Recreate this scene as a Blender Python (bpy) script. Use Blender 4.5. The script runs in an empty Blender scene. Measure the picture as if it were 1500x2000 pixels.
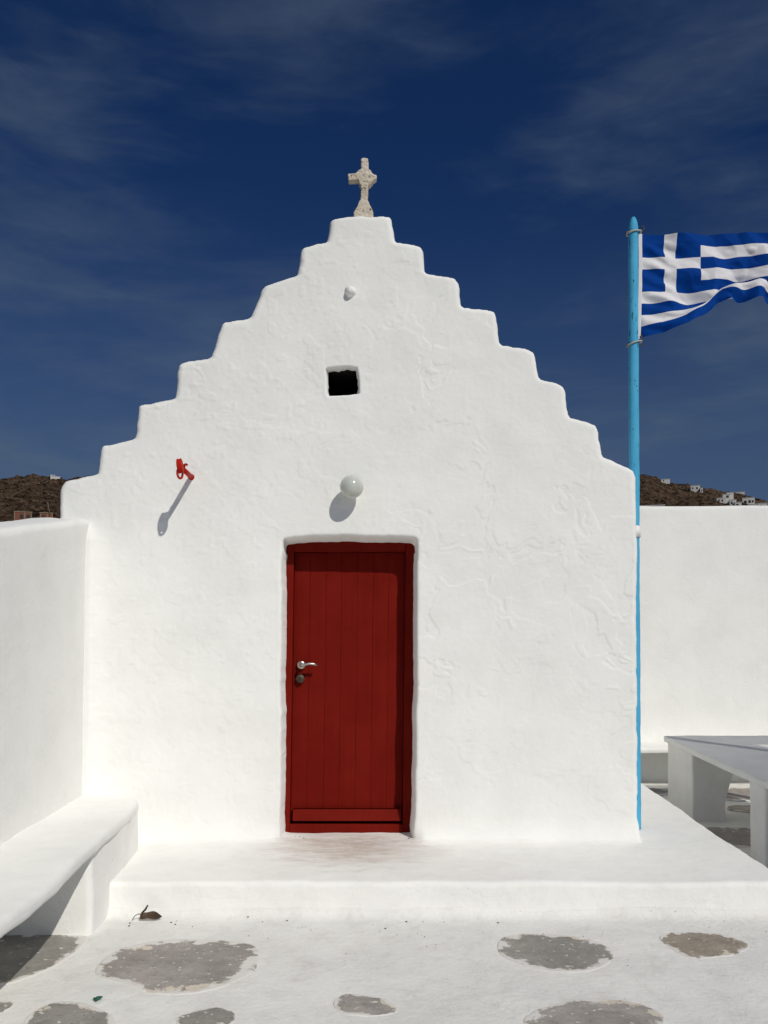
import bpy, bmesh, math, random
import numpy as np
from mathutils import Vector, Matrix

random.seed(7)
scene = bpy.context.scene
R = math.radians

# ------------------------------------------------------------------ camera
cam_data = bpy.data.cameras.new('camera')
cam = bpy.data.objects.new('camera', cam_data)
scene.collection.objects.link(cam)
cam.location = (0.0, 0.0, 1.6)
cam.rotation_euler = (R(92.0), 0, 0)
cam_data.sensor_fit = 'VERTICAL'
cam_data.sensor_height = 36.0
cam_data.sensor_width = 27.0
cam_data.lens = 1619.0 / 2000.0 * 36.0
cam_data.shift_x = 0.015
cam_data.shift_y = 0.08675
cam_data.clip_start = 0.05
cam_data.clip_end = 20000
scene.camera = cam

# ------------------------------------------------------------------ sky and sun
SUN = Vector((0.58, -1.0, 1.0)).normalized()
world = bpy.data.worlds.new('World'); scene.world = world
world.use_nodes = True
wn = world.node_tree; wn.nodes.clear()
def wnode(t, **kw):
    n = wn.nodes.new(t)
    for k, v in kw.items(): setattr(n, k, v)
    return n
sky = wnode('ShaderNodeTexSky', sky_type='NISHITA', sun_disc=False)
sky.sun_elevation = math.asin(SUN.z)
sky.sun_rotation = math.atan2(SUN.x, SUN.y)
sky.altitude = 200
sky.air_density = 1.0
sky.dust_density = 1.6
sky.ozone_density = 4.0
tc = wnode('ShaderNodeTexCoord')
mp = wnode('ShaderNodeMapping'); mp.inputs['Scale'].default_value = (1.6, 1.6, 5.0)
mp.inputs['Location'].default_value = (7.7, 1.0, 1.0)
mp.inputs['Rotation'].default_value = (R(8), R(10), 0)
wn.links.new(tc.outputs['Generated'], mp.inputs['Vector'])
cn = wnode('ShaderNodeTexNoise'); cn.inputs['Scale'].default_value = 1.7
cn.inputs['Detail'].default_value = 7; cn.inputs['Roughness'].default_value = 0.55
cn.inputs['Distortion'].default_value = 0.35
wn.links.new(mp.outputs['Vector'], cn.inputs['Vector'])
cr = wnode('ShaderNodeMapRange'); cr.interpolation_type = 'SMOOTHSTEP'
cr.inputs['From Min'].default_value = 0.40; cr.inputs['From Max'].default_value = 0.80
cr.inputs['To Min'].default_value = 0.0; cr.inputs['To Max'].default_value = 0.55
mp2 = wnode('ShaderNodeMapping'); mp2.inputs['Scale'].default_value = (2.2, 2.2, 9.0); mp2.inputs['Rotation'].default_value = (R(-6), R(14), R(20))
wn.links.new(tc.outputs['Generated'], mp2.inputs['Vector'])
cn2 = wnode('ShaderNodeTexNoise'); cn2.inputs['Scale'].default_value = 3.4; cn2.inputs['Detail'].default_value = 10
cn2.inputs['Roughness'].default_value = 0.62; cn2.inputs['Distortion'].default_value = 0.8
wn.links.new(mp2.outputs['Vector'], cn2.inputs['Vector'])
cmx = wnode('ShaderNodeMath', operation='MULTIPLY_ADD'); cmx.inputs[1].default_value = 0.24
wn.links.new(cn2.outputs['Fac'], cmx.inputs[0])
csc = wnode('ShaderNodeMath', operation='MULTIPLY_ADD'); csc.inputs[1].default_value = 0.85; csc.inputs[2].default_value = -0.055
wn.links.new(cn.outputs['Fac'], csc.inputs[0]); wn.links.new(csc.outputs[0], cmx.inputs[2])
wn.links.new(cmx.outputs[0], cr.inputs['Value'])
tint = wnode('ShaderNodeMix', data_type='RGBA', blend_type='MULTIPLY')
tint.inputs['Factor'].default_value = 1.0
tint.inputs['B'].default_value = (0.15, 0.325, 0.61, 1)
wn.links.new(sky.outputs['Color'], tint.inputs['A'])
cl = wnode('ShaderNodeMix', data_type='RGBA')
cl.inputs['B'].default_value = (1.75, 2.5, 3.6, 1)
sepz = wnode('ShaderNodeSeparateXYZ'); wn.links.new(tc.outputs['Generated'], sepz.inputs[0])
hz_ = wnode('ShaderNodeMapRange'); hz_.interpolation_type = 'SMOOTHSTEP'     # thin haze veil low in the sky, all round
hz_.inputs['From Min'].default_value = 0.50; hz_.inputs['From Max'].default_value = 0.0
hz_.inputs['To Min'].default_value = 0.0; hz_.inputs['To Max'].default_value = 0.60
wn.links.new(sepz.outputs['Z'], hz_.inputs['Value'])
cadd = wnode('ShaderNodeMath', operation='ADD', use_clamp=True)
wn.links.new(cr.outputs['Result'], cadd.inputs[0]); wn.links.new(hz_.outputs['Result'], cadd.inputs[1])
wn.links.new(cadd.outputs[0], cl.inputs['Factor'])
wn.links.new(tint.outputs['Result'], cl.inputs['A'])
bg = wnode('ShaderNodeBackground'); bg.inputs['Strength'].default_value = 0.05
wn.links.new(cl.outputs['Result'], bg.inputs['Color'])
wo = wnode('ShaderNodeOutputWorld'); wn.links.new(bg.outputs['Background'], wo.inputs['Surface'])

sd = bpy.data.lights.new('sun', 'SUN'); sd.energy = 2.75; sd.angle = R(0.5); sd.color = (1.0, 0.955, 0.87)
so = bpy.data.objects.new('sun', sd); scene.collection.objects.link(so)
so.rotation_euler = SUN.to_track_quat('Z', 'Y').to_euler()
so.location = (6, -10, 12)
scene.view_settings.view_transform = 'Standard'
scene.view_settings.look = 'None'
scene.view_settings.exposure = 0.0
scene.view_settings.gamma = 1.0
scene.view_settings.use_curve_mapping = False
scene.cycles.max_bounces = 10
scene.cycles.diffuse_bounces = 8

# ------------------------------------------------------------------ noise
_rng = np.random.RandomState(11)
_perm = np.concatenate([_rng.permutation(256)] * 3)
_val = _rng.rand(256) * 2 - 1
def vnoise(P):
    P = np.asarray(P, float)
    i = np.floor(P).astype(int); f = P - i
    f = f * f * f * (f * (f * 6 - 15) + 10)
    i &= 255
    def h(a, b, c): return _val[_perm[_perm[_perm[(i[:, 0] + a) & 255] + ((i[:, 1] + b) & 255)] + ((i[:, 2] + c) & 255)]]
    x, y, z = f[:, 0], f[:, 1], f[:, 2]
    l = lambda a, b, t: a + (b - a) * t
    return l(l(l(h(0,0,0), h(1,0,0), x), l(h(0,1,0), h(1,1,0), x), y),
             l(l(h(0,0,1), h(1,0,1), x), l(h(0,1,1), h(1,1,1), x), y), z)
def fbm(P, o=4, rough=0.5):
    P = np.asarray(P, float); s = 0; a = 1.0; t = 0
    for k in range(o):
        s = s + a * vnoise(P * (2.03 ** k) + 17.3 * k); t += a; a *= rough
    return s / t
def sstep(a, b, x):
    t = np.clip((x - a) / (b - a), 0, 1); return t * t * (3 - 2 * t)
def wobble(V, amp, freq, o=3, seed=0.0):
    V = np.asarray(V, float)
    D = np.stack([fbm(V * freq + seed + 31.7 * k, o) for k in range(3)], 1)
    return V + D * amp

# ------------------------------------------------------------------ mesh helpers
COL = scene.collection
def mesh_from(name, V, F, mats, smooth=True, fmat=None):
    me = bpy.data.meshes.new(name)
    V = np.asarray(V, np.float32)
    if isinstance(F, np.ndarray):
        n, k = F.shape
        me.vertices.add(len(V)); me.vertices.foreach_set('co', V.ravel())
        me.loops.add(n * k); me.loops.foreach_set('vertex_index', F.astype(np.int32).ravel())
        me.polygons.add(n)
        me.polygons.foreach_set('loop_start', (np.arange(n) * k).astype(np.int32))
        me.polygons.foreach_set('loop_total', np.full(n, k, np.int32))
        me.update(calc_edges=True)
    else:
        me.from_pydata([tuple(map(float, v)) for v in V], [], F)
    for m in (mats if isinstance(mats, (list, tuple)) else [mats]): me.materials.append(m)
    me.polygons.foreach_set('use_smooth', np.full(len(me.polygons), smooth, bool))
    if fmat is not None: me.polygons.foreach_set('material_index', np.asarray(fmat, np.int32))
    me.validate(); me.update()
    return me
def world_loc(o):
    p = Vector(o.location); q = o.parent
    while q: p = p + Vector(q.location); q = q.parent
    return p
def put(name, V, F, mats, parent=None, smooth=True, fmat=None, kind=None, recalc=True):
    V = np.asarray(V, float)
    base = np.array([(V[:, 0].min() + V[:, 0].max()) / 2, (V[:, 1].min() + V[:, 1].max()) / 2, V[:, 2].min()])
    me = mesh_from(name, V - base, F, mats, smooth, fmat)
    if recalc:
        bm = bmesh.new(); bm.from_mesh(me); bmesh.ops.recalc_face_normals(bm, faces=bm.faces[:]); bm.to_mesh(me); bm.free()
    o = bpy.data.objects.new(name, me); COL.objects.link(o)
    if parent:
        o.parent = parent; o.location = Vector(base) - world_loc(parent)
    else: o.location = base
    if kind: o['kind'] = kind
    return o
def empty(name, loc, parent=None):
    o = bpy.data.objects.new(name, None); COL.objects.link(o); o.empty_display_size = 0.2
    o.location = loc
    if parent: o.parent = parent; o.location = Vector(loc) - world_loc(parent)
    return o
def tag(o, label, cat, group=None):
    o['label'] = label; o['category'] = cat
    if group: o['group'] = group
    return o
def axis(lo, hi, r, res):
    n = max(1, int(round((hi - lo - 2 * r) / res)))
    mid = np.linspace(lo + r, hi - r, n + 1)
    e = np.array([0, .12, .3, .55, .8]) * r if r > 0 else np.array([])
    return np.concatenate([lo + e, mid, (hi - e)[::-1]]) if r > 0 else mid
def lattice_box(ax):
    X, Y, Z = ax; nx, ny, nz = len(X), len(Y), len(Z)
    key = lambda i, j, k: (i * ny + j) * nz + k
    Q = []
    def face(a, b, fn):
        i, j = np.meshgrid(np.arange(a - 1), np.arange(b - 1), indexing='ij'); i = i.ravel(); j = j.ravel()
        Q.append(np.stack([fn(i, j), fn(i + 1, j), fn(i + 1, j + 1), fn(i, j + 1)], 1))
    for s in (0, nz - 1): face(nx, ny, lambda i, j: key(i, j, s))
    for s in (0, ny - 1): face(nx, nz, lambda i, j: key(i, s, j))
    for s in (0, nx - 1): face(ny, nz, lambda i, j: key(s, i, j))
    Q = np.concatenate(Q); u, inv = np.unique(Q.ravel(), return_inverse=True)
    k = u % nz; j = (u // nz) % ny; i = u // (ny * nz)
    return np.stack([X[i], Y[j], Z[k]], 1), inv.reshape(Q.shape)
def rbox(lo, hi, r=0.02, res=0.05, ax=None):
    lo = np.array(lo, float); hi = np.array(hi, float)
    rr = np.minimum(r, (hi - lo) / 2.001)
    res = [res] * 3 if not isinstance(res, (list, tuple)) else res
    ax = ax or [axis(lo[k], hi[k], rr[k], res[k]) for k in range(3)]
    V, F = lattice_box(ax)
    if r > 0:
        C = np.clip(V, lo + rr, hi - rr); d = V - C; L = np.linalg.norm(d / rr, axis=1)
        d = d / np.maximum(L, 1e-9)[:, None] * np.where(L > 1e-9, 1, 0)[:, None]
        V = C + d
    return V, F
def bx(lo, hi):
    return rbox(lo, hi, 0, 99)
def join(*VF):
    Vs, Fs, n = [], [], 0
    for V, F in VF: Vs.append(V); Fs.append(F + n); n += len(V)
    return np.concatenate(Vs), np.concatenate(Fs)
def tube(pts, rad, seg=16, caps=True):
    pts = [Vector(p) for p in pts]; n = len(pts)
    rad = [rad] * n if not isinstance(rad, (list, tuple)) else rad
    V, F = [], []
    T = [(pts[min(i + 1, n - 1)] - pts[max(i - 1, 0)]).normalized() for i in range(n)]
    ref = Vector((0, 0, 1)) if abs(T[0].z) < 0.9 else Vector((1, 0, 0))
    u = T[0].cross(ref).normalized()
    for i in range(n):
        u = (u - T[i] * u.dot(T[i])).normalized(); w = T[i].cross(u)
        for k in range(seg):
            a = 2 * math.pi * k / seg
            V.append(pts[i] + (u * math.cos(a) + w * math.sin(a)) * rad[i])
    for i in range(n - 1):
        for k in range(seg):
            F.append((i * seg + k, i * seg + (k + 1) % seg, (i + 1) * seg + (k + 1) % seg, (i + 1) * seg + k))
    if caps:
        for i, e in ((0, pts[0]), (n - 1, pts[-1])):
            V.append(e); c = len(V) - 1
            for k in range(seg): F.append((i * seg + k, i * seg + (k + 1) % seg, c, c))
    return np.array([tuple(v) for v in V]), np.array(F)
def fixF(F): return [tuple(dict.fromkeys(map(int, f))) for f in F]
def chaikin(P, n=1, closed=True, keep=0.25):
    P = np.array(P, float)
    for _ in range(n):
        Q = np.roll(P, -1, 0)
        P = np.stack([P * (1 - keep) + Q * keep, P * keep + Q * (1 - keep)], 1).reshape(-1, P.shape[1])
    return P
def sdf_poly(X, Z, P):
    d2 = np.full(X.shape, 1e9); ins = np.zeros(X.shape, bool)
    n = len(P)
    for i in range(n):
        ax_, az_ = P[i]; bx_, bz_ = P[(i + 1) % n]
        ex, ez = bx_ - ax_, bz_ - az_
        t = np.clip(((X - ax_) * ex + (Z - az_) * ez) / (ex * ex + ez * ez + 1e-12), 0, 1)
        dx = X - ax_ - t * ex; dz = Z - az_ - t * ez
        d2 = np.minimum(d2, dx * dx + dz * dz)
        c = ((az_ > Z) != (bz_ > Z))
        if ez != 0: ins ^= c & (X < ax_ + (Z - az_) * ex / ez)
    d = np.sqrt(d2); return np.where(ins, -d, d)

# ------------------------------------------------------------------ materials
MATS = {}
class NT:
    def __init__(s, name):
        s.m = bpy.data.materials.new(name); s.m.use_nodes = True; s.t = s.m.node_tree
        s.b = s.t.nodes['Principled BSDF']; s.b.inputs['Roughness'].default_value = 0.85
        s.b.inputs['Specular IOR Level'].default_value = 0.3
        g = s.t.nodes.new('ShaderNodeNewGeometry'); s.pos = g.outputs['Position']; s.hh = None
        MATS[name] = s.m
    def n(s, t, **kw):
        x = s.t.nodes.new(t)
        for k, v in kw.items(): setattr(x, k, v)
        return x
    def link(s, a, b): s.t.links.new(a, b)
    def scaled(s, sc):
        m = s.n('ShaderNodeMapping'); m.inputs['Scale'].default_value = sc; s.link(s.pos, m.inputs['Vector']); return m.outputs['Vector']
    def noise(s, scale, detail=4, rough=0.55, vec=None, dist=0.0):
        x = s.n('ShaderNodeTexNoise'); x.inputs['Scale'].default_value = scale; x.inputs['Detail'].default_value = detail
        x.inputs['Roughness'].default_value = rough; x.inputs['Distortion'].default_value = dist
        s.link(vec or s.pos, x.inputs['Vector']); return x.outputs['Fac']
    def ramp(s, v, a, b, lo=0.0, hi=1.0):
        x = s.n('ShaderNodeMapRange'); x.interpolation_type = 'SMOOTHSTEP'
        for k, q in zip(('From Min', 'From Max', 'To Min', 'To Max'), (a, b, lo, hi)): x.inputs[k].default_value = q
        s.link(v, x.inputs['Value']); return x.outputs['Result']
    def math(s, op, a, b=None, c=None):
        x = s.n('ShaderNodeMath', operation=op)
        for i, q in enumerate((a, b, c)):
            if q is None: continue
            if isinstance(q, (int, float)): x.inputs[i].default_value = q
            else: s.link(q, x.inputs[i])
        return x.outputs[0]
    def mix(s, f, a, b, mode='MIX'):
        x = s.n('ShaderNodeMix', data_type='RGBA', blend_type=mode)
        for key, q in (('Factor', f), ('A', a), ('B', b)):
            if isinstance(q, (int, float)): x.inputs[key].default_value = q
            elif isinstance(q, tuple): x.inputs[key].default_value = (*q, 1)
            else: s.link(q, x.inputs[key])
        return x.outputs['Result']
    def sep(s):
        x = s.n('ShaderNodeSeparateXYZ'); s.link(s.pos, x.inputs[0]); return x.outputs
    def bump(s, h, dist, strength=1.0):
        x = s.n('ShaderNodeBump'); x.inputs['Distance'].default_value = dist; x.inputs['Strength'].default_value = strength
        s.link(h, x.inputs['Height'])
        if s.hh: s.link(s.hh, x.inputs['Normal'])
        s.hh = x.outputs['Normal']; s.link(s.hh, s.b.inputs['Normal'])
    def color(s, c):
        if isinstance(c, tuple): s.b.inputs['Base Color'].default_value = (*c, 1)
        else: s.link(c, s.b.inputs['Base Color'])

def limewash(name, flakes=True, col=(0.865, 0.865, 0.835), col2=(0.815, 0.815, 0.785), specks=0.0, stain=False, rough_b=0.004):
    t = NT(name)
    c = t.mix(t.ramp(t.noise(2.3, 5, 0.6), 0.35, 0.7), col, col2)
    c = t.mix(t.ramp(t.noise(17, 5, 0.65), 0.5, 0.8, 0, 0.35), c, (0.89, 0.885, 0.855))
    if specks:
        sp = t.ramp(t.noise(48, 3, 0.6), 0.655, 0.72, 0, 1)
        sp = t.math('MULTIPLY', sp, t.ramp(t.noise(3.1, 4, 0.6), 0.42, 0.65))
        c = t.mix(t.math('MULTIPLY', sp, specks), c, (0.36, 0.33, 0.30))
        d = t.ramp(t.noise(7.5, 9, 0.7, dist=0.5), 0.47, 0.74, 0, 0.6)
        c = t.mix(t.math('MULTIPLY', d, min(1.0, specks * 1.6)), c, (0.62, 0.60, 0.57))
    if stain:
        x, y, z = t.sep()
        dx = t.math('MULTIPLY', t.math('ADD', x, 0.12), 1.5); dy = t.math('MULTIPLY', t.math('SUBTRACT', y, 5.45), 1.7)
        rr = t.math('SQRT', t.math('ADD', t.math('MULTIPLY', dx, dx), t.math('MULTIPLY', dy, dy)))
        rr = t.math('ADD', rr, t.math('MULTIPLY', t.math('SUBTRACT', t.noise(5, 6, 0.65, t.scaled((1, 2.4, 1))), 0.5), 1.5))
        k = t.ramp(rr, 1.05, 0.15, 0, 0.72)
        k = t.math('MULTIPLY', k, t.ramp(t.noise(14, 7, 0.7, t.scaled((0.7, 2.5, 1))), 0.3, 0.62, 0.35, 1))
        c = t.mix(k, c, (0.47, 0.36, 0.29))
    br_ = t.noise(5, 6, 0.65, t.scaled((6, 6, 0.8)))
    c = t.mix(t.ramp(br_, 0.5, 0.75, 0, 0.30), c, tuple(q * 0.93 for q in col))
    t.bump(t.noise(9, 5, 0.6, t.scaled((1, 1, 4))), 0.004, 0.25)
    t.color(c); t.b.inputs['Roughness'].default_value = 0.92; t.b.inputs['Specular IOR Level'].default_value = 0.15
    t.bump(t.noise(4.5, 3, 0.5), 0.02, 0.22)
    if flakes:
        t.bump(t.ramp(t.noise(3.1, 6, 0.62, dist=0.4), 0.53, 0.545), 0.003, 0.35)
        t.bump(t.ramp(t.noise(5.3, 5, 0.6, dist=0.7), 0.42, 0.43), 0.002, 0.3)
    t.bump(t.noise(34, 5, 0.6), rough_b, 0.45)
    return t.m
M_FACADE = limewash('facade_limewash', False)
M_WALL = limewash('wall_limewash', True)
M_BENCH = limewash('bench_limewash', True, rough_b=0.003)
M_GROUND = limewash('ground_limewash', True, (0.80, 0.795, 0.765), (0.72, 0.715, 0.69), specks=0.9, rough_b=0.012)
M_STEP = limewash('step_limewash', True, (0.885, 0.88, 0.85), (0.845, 0.84, 0.81), specks=0.22, stain=True, rough_b=0.006)

def m_stone(name, a, b):
    t = NT(name)
    c = t.mix(t.ramp(t.noise(9, 6, 0.65), 0.3, 0.7), a, b)
    c = t.mix(t.ramp(t.noise(3.5, 6, 0.7), 0.42, 0.66, 0, 0.55), c, tuple(q * 1.35 for q in b))
    c = t.mix(t.ramp(t.noise(22, 6, 0.7), 0.55, 0.70, 0, 0.45), c, tuple(q * 0.62 for q in a))
    c = t.mix(t.ramp(t.noise(70, 3, 0.6), 0.6, 0.72, 0, 0.6), c, (0.10, 0.09, 0.08))
    at = t.n('ShaderNodeAttribute', attribute_name='rim')
    rim = at.outputs['Fac']
    k = t.math('ADD', rim, t.math('MULTIPLY', t.math('SUBTRACT', t.noise(9, 6, 0.58), 0.5), 0.95))
    lum = t.ramp(k, 0.87, 0.95)
    k2 = t.math('ADD', rim, t.math('MULTIPLY', t.math('SUBTRACT', t.noise(6, 7, 0.7), 0.5), 2.4))
    cream = t.ramp(k2, 0.985, 1.015)
    spl = t.ramp(t.noise(24, 3, 0.6, t.scaled((1, 1.5, 1))), 0.645, 0.665)
    c = t.mix(t.math('MULTIPLY', cream, 0.85), c, (0.70, 0.63, 0.53))
    c = t.mix(t.math('MULTIPLY', lum, 0.95), c, (0.74, 0.72, 0.69))
    c = t.mix(t.math('MULTIPLY', spl, 0.9), c, (0.72, 0.67, 0.61))
    t.color(c); t.b.inputs['Roughness'].default_value = 0.9
    t.bump(t.noise(6, 4, 0.6), 0.02, 0.4); t.bump(t.noise(45, 6, 0.65), 0.006, 0.7); t.bump(lum, 0.003, 0.5)
    return t.m
M_STONE = m_stone('grey_flagstone', (0.275, 0.252, 0.23), (0.35, 0.325, 0.30))
M_STONE2 = m_stone('brown_flagstone', (0.25, 0.215, 0.175), (0.33, 0.285, 0.235))
M_STONE3 = m_stone('olive_grey_flagstone', (0.24, 0.235, 0.215), (0.30, 0.285, 0.26))

def m_paint(name, a, b, rough=0.5, grain=True, chip=None):
    t = NT(name)
    c = t.mix(t.ramp(t.noise(4, 5, 0.6), 0.3, 0.7), a, b)
    if grain:
        g = t.noise(30, 4, 0.6, t.scaled((1, 1, 0.06)))
        c = t.mix(t.ramp(g, 0.45, 0.75, 0, 0.35), c, tuple(q * 0.7 for q in a))
        t.bump(g, 0.0015, 0.5)
    if chip:
        x, y, z = t.sep()
        g = t.noise(60, 3, 0.6, t.scaled((1, 1, 0.3)))
        k = t.math('MULTIPLY', t.ramp(g, 0.635, 0.665), t.ramp(t.noise(1.6, 2), 0.35, 0.5))
        k = t.math('MULTIPLY', k, t.ramp(z, 2.4, 3.4, 0.15, 1))
        c = t.mix(k, c, chip)
    t.color(c); t.b.inputs['Roughness'].default_value = rough; t.b.inputs['Specular IOR Level'].default_value = 0.06
    return t.m
M_RED = m_paint('door_red_paint', (0.138, 0.0058, 0.0024), (0.165, 0.0085, 0.0042), 0.62)
M_HOOK = m_paint('bracket_red_paint', (0.46, 0.018, 0.008), (0.38, 0.014, 0.007), 0.5, False)
M_BLUE = m_paint('pole_blue_paint', (0.07, 0.36, 0.60), (0.085, 0.42, 0.66), 0.5, False, (0.015, 0.03, 0.06))
M_WOOD = m_paint('pergola_wood', (0.16, 0.11, 0.07), (0.22, 0.16, 0.10), 0.8)
def m_plain(name, c, rough=0.6, metal=0.0, var=0.25):
    t = NT(name)
    t.color(t.mix(t.ramp(t.noise(14, 4, 0.6), 0.35, 0.7), c, tuple(q * (1 - var) for q in c)))
    t.b.inputs['Roughness'].default_value = rough; t.b.inputs['Metallic'].default_value = metal
    return t.m
M_STEEL = m_plain('brushed_steel', (0.55, 0.51, 0.46), 0.32, 1.0, 0.15)
M_LOCK = m_plain('tarnished_metal', (0.09, 0.075, 0.055), 0.5, 0.6)
M_GLOBE = m_plain('opal_glass', (0.56, 0.58, 0.53), 0.12, 0.0, 0.10)
M_GLOBE.node_tree.nodes['Principled BSDF'].inputs['Specular IOR Level'].default_value = 0.6
M_ROPE = m_plain('pale_rope', (0.55, 0.50, 0.42), 0.9)
M_ROPED = m_plain('dark_wire', (0.10, 0.08, 0.06), 0.7)
M_FBLUE = m_plain('flag_blue_cloth', (0.0015, 0.048, 0.28), 0.75, 0, 0.08)
M_FWHITE = m_plain('flag_white_cloth', (0.82, 0.81, 0.83), 0.8, 0, 0.04)
for m in (M_FBLUE, M_FWHITE):
    m.node_tree.nodes['Principled BSDF'].inputs['Specular IOR Level'].default_value = 0.05
    tr = m.node_tree.nodes.new('ShaderNodeBsdfTranslucent'); mx = m.node_tree.nodes.new('ShaderNodeMixShader')
    b = m.node_tree.nodes['Principled BSDF']; out = m.node_tree.nodes['Material Output']
    m.node_tree.links.new(b.inputs['Base Color'].links[0].from_socket, tr.inputs['Color'])
    mx.inputs['Fac'].default_value = 0.15
    m.node_tree.links.new(b.outputs[0], mx.inputs[1]); m.node_tree.links.new(tr.outputs[0], mx.inputs[2])
    m.node_tree.links.new(mx.outputs[0], out.inputs['Surface'])
M_BAND = m_plain('white_paint', (0.80, 0.80, 0.79), 0.7, 0, 0.05)
M_INSIDE = m_plain('interior_shade_black', (0.012, 0.011, 0.010), 0.95)  # shade of the unlit interior put into the colour
M_LEAF = m_plain('dry_leaf', (0.11, 0.065, 0.04), 0.7, 0, 0.6)
M_STEM = m_plain('dry_stem', (0.045, 0.03, 0.02), 0.8)
M_GREEN = m_plain('green_scrap', (0.02, 0.16, 0.10), 0.5, 0, 0.6)
M_PEB = m_plain('dark_grit', (0.12, 0.10, 0.08), 0.9, 0, 0.6)
M_HWHITE = m_plain('far_house_white', (0.60, 0.585, 0.56), 0.9, 0, 0.15)
M_HDARK = m_plain('far_house_opening', (0.03, 0.035, 0.045), 0.4)
M_BRICK = m_plain('far_house_brick', (0.22, 0.085, 0.05), 0.9)
M_CONC = m_plain('far_house_concrete', (0.27, 0.22, 0.15), 0.9)
M_CONCRETE = limewash('table_limewash', True, (0.78, 0.78, 0.765), (0.70, 0.70, 0.69), specks=0.15, rough_b=0.003)
def m_cross():
    t = NT('weathered_marble')
    c = t.mix(t.ramp(t.noise(14, 6, 0.65), 0.35, 0.7), (0.70, 0.635, 0.53), (0.56, 0.48, 0.37))
    c = t.mix(t.ramp(t.noise(38, 5, 0.7), 0.58, 0.66), c, (0.09, 0.065, 0.045))
    c = t.mix(t.ramp(t.noise(22, 4, 0.6), 0.66, 0.72), c, (0.30, 0.12, 0.06))
    t.color(c); t.bump(t.noise(50, 5, 0.7), 0.012, 0.9); return t.m
M_CROSS = m_cross()
def m_hill():
    t = NT('scrub_hillside')
    c = t.mix(t.ramp(t.noise(0.02, 5, 0.6), 0.35, 0.65), (0.066, 0.043, 0.031), (0.120, 0.080, 0.052))
    c = t.mix(t.ramp(t.noise(0.22, 6, 0.7), 0.49, 0.58), c, (0.018, 0.014, 0.010))
    c = t.mix(t.ramp(t.noise(0.35, 6, 0.7), 0.55, 0.66, 0, 0.85), c, (0.25, 0.185, 0.13))
    c = t.mix(t.ramp(t.noise(0.6, 4, 0.7), 0.62, 0.70, 0, 0.6), c, (0.025, 0.028, 0.012))
    t.color(c); t.b.inputs['Roughness'].default_value = 1.0; t.b.inputs['Specular IOR Level'].default_value = 0.0
    t.bump(t.noise(0.3, 6, 0.65), 4.0, 1.0)
    return t.m
M_HILL = m_hill()

# ------------------------------------------------------------------ terrain (land round the chapel up to the ridges)
SKYLINE = [(-1.4, 0.03), (-0.9, 0.09), (-0.6052, 0.1452), (-0.4688, 0.1627), (-0.4185, 0.1706), (-0.4055, 0.1716), (-0.395, 0.1753), (-0.386, 0.1777), (-0.3775, 0.1759), (-0.3657, 0.1756), (-0.3522, 0.1742), (-0.3385, 0.178), (-0.3219, 0.1814), (-0.2768, 0.19), (-0.1351, 0.20), (0.0, 0.195), (0.1713, 0.188), (0.3108, 0.1797), (0.3175, 0.1804), (0.3247, 0.1806), (0.333, 0.176), (0.3435, 0.1718), (0.3587, 0.1667), (0.3716, 0.1641), (0.3828, 0.1605), (0.4008, 0.1559), (0.4164, 0.1514), (0.4292, 0.1483), (0.4434, 0.1422), (0.454, 0.1387), (0.5443, 0.1112), (0.7059, 0.0706), (1.0, 0.03), (1.5, 0.012)]
RIDGE = 750.0
def skyline(az): return np.interp(az, [a for a, b in SKYLINE], [b for a, b in SKYLINE], left=0.004, right=0.004)
def hill_z(az, r):
    az = np.asarray(az, float); r = np.asarray(r, float)
    T = skyline(az); q = np.clip(r / RIDGE, 1e-4, None)
    up = 1.6 + T * np.minimum(q, 1) ** 0.35 * r
    over = 1.6 + T * RIDGE - np.clip(r - RIDGE, 0, None) * 0.25
    z = np.where(q <= 1, up, np.maximum(over, -8))
    return -0.5 + (z + 0.5) * sstep(16, 90, r)
az = np.concatenate([np.linspace(-math.pi, -0.75, 60, endpoint=False), np.linspace(-0.75, -0.43, 60, endpoint=False),
                     np.linspace(-0.43, -0.30, 190, endpoint=False), np.linspace(-0.30, 0.30, 160, endpoint=False),
                     np.linspace(0.30, 0.47, 260, endpoint=False), np.linspace(0.47, 0.8, 60, endpoint=False), np.linspace(0.8, math.pi, 60)])
rr_ = np.concatenate([np.linspace(11, 60, 14), np.linspace(70, 240, 24), np.linspace(245, 800, 260), np.geomspace(830, 12000, 22)])
A_, R_ = np.meshgrid(az, rr_, indexing='ij'); A_ = A_.ravel(); R_ = R_.ravel()
Z_ = hill_z(A_, R_)
X_, Y_ = R_ * np.sin(A_), R_ * np.cos(A_)
P_ = np.stack([X_, Y_, np.zeros_like(X_)], 1)
rough = sstep(120, 300, R_) * (1 - sstep(800, 1200, R_))
bumpz = fbm(P_ / 60, 3) * 2.5 + np.maximum(fbm(P_ / 9, 4, 0.6), -0.1) * 4.2 + np.abs(fbm(P_ / 4.0 + 9, 2)) * 1.6
Z_ = Z_ + bumpz * rough - 2.6 * rough
n1, n2 = len(az), len(rr_)
i, j = np.meshgrid(np.arange(n1 - 1), np.arange(n2 - 1), indexing='ij'); i = i.ravel(); j = j.ravel()
FT = np.stack([i * n2 + j, i * n2 + j + 1, (i + 1) * n2 + j + 1, (i + 1) * n2 + j], 1)
VT = np.stack([X_, Y_, Z_], 1)
c0 = len(VT); VT = np.vstack([VT, [[0, 0, -0.5]]])
inner = np.stack([np.arange(n1 - 1) * n2, np.full(n1 - 1, c0), np.full(n1 - 1, c0), np.arange(1, n1) * n2], 1)
me = mesh_from('hillside', VT, fixF(np.vstack([FT, inner])), M_HILL)
o = bpy.data.objects.new('hillside', me); COL.objects.link(o); o['kind'] = 'structure'

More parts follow.
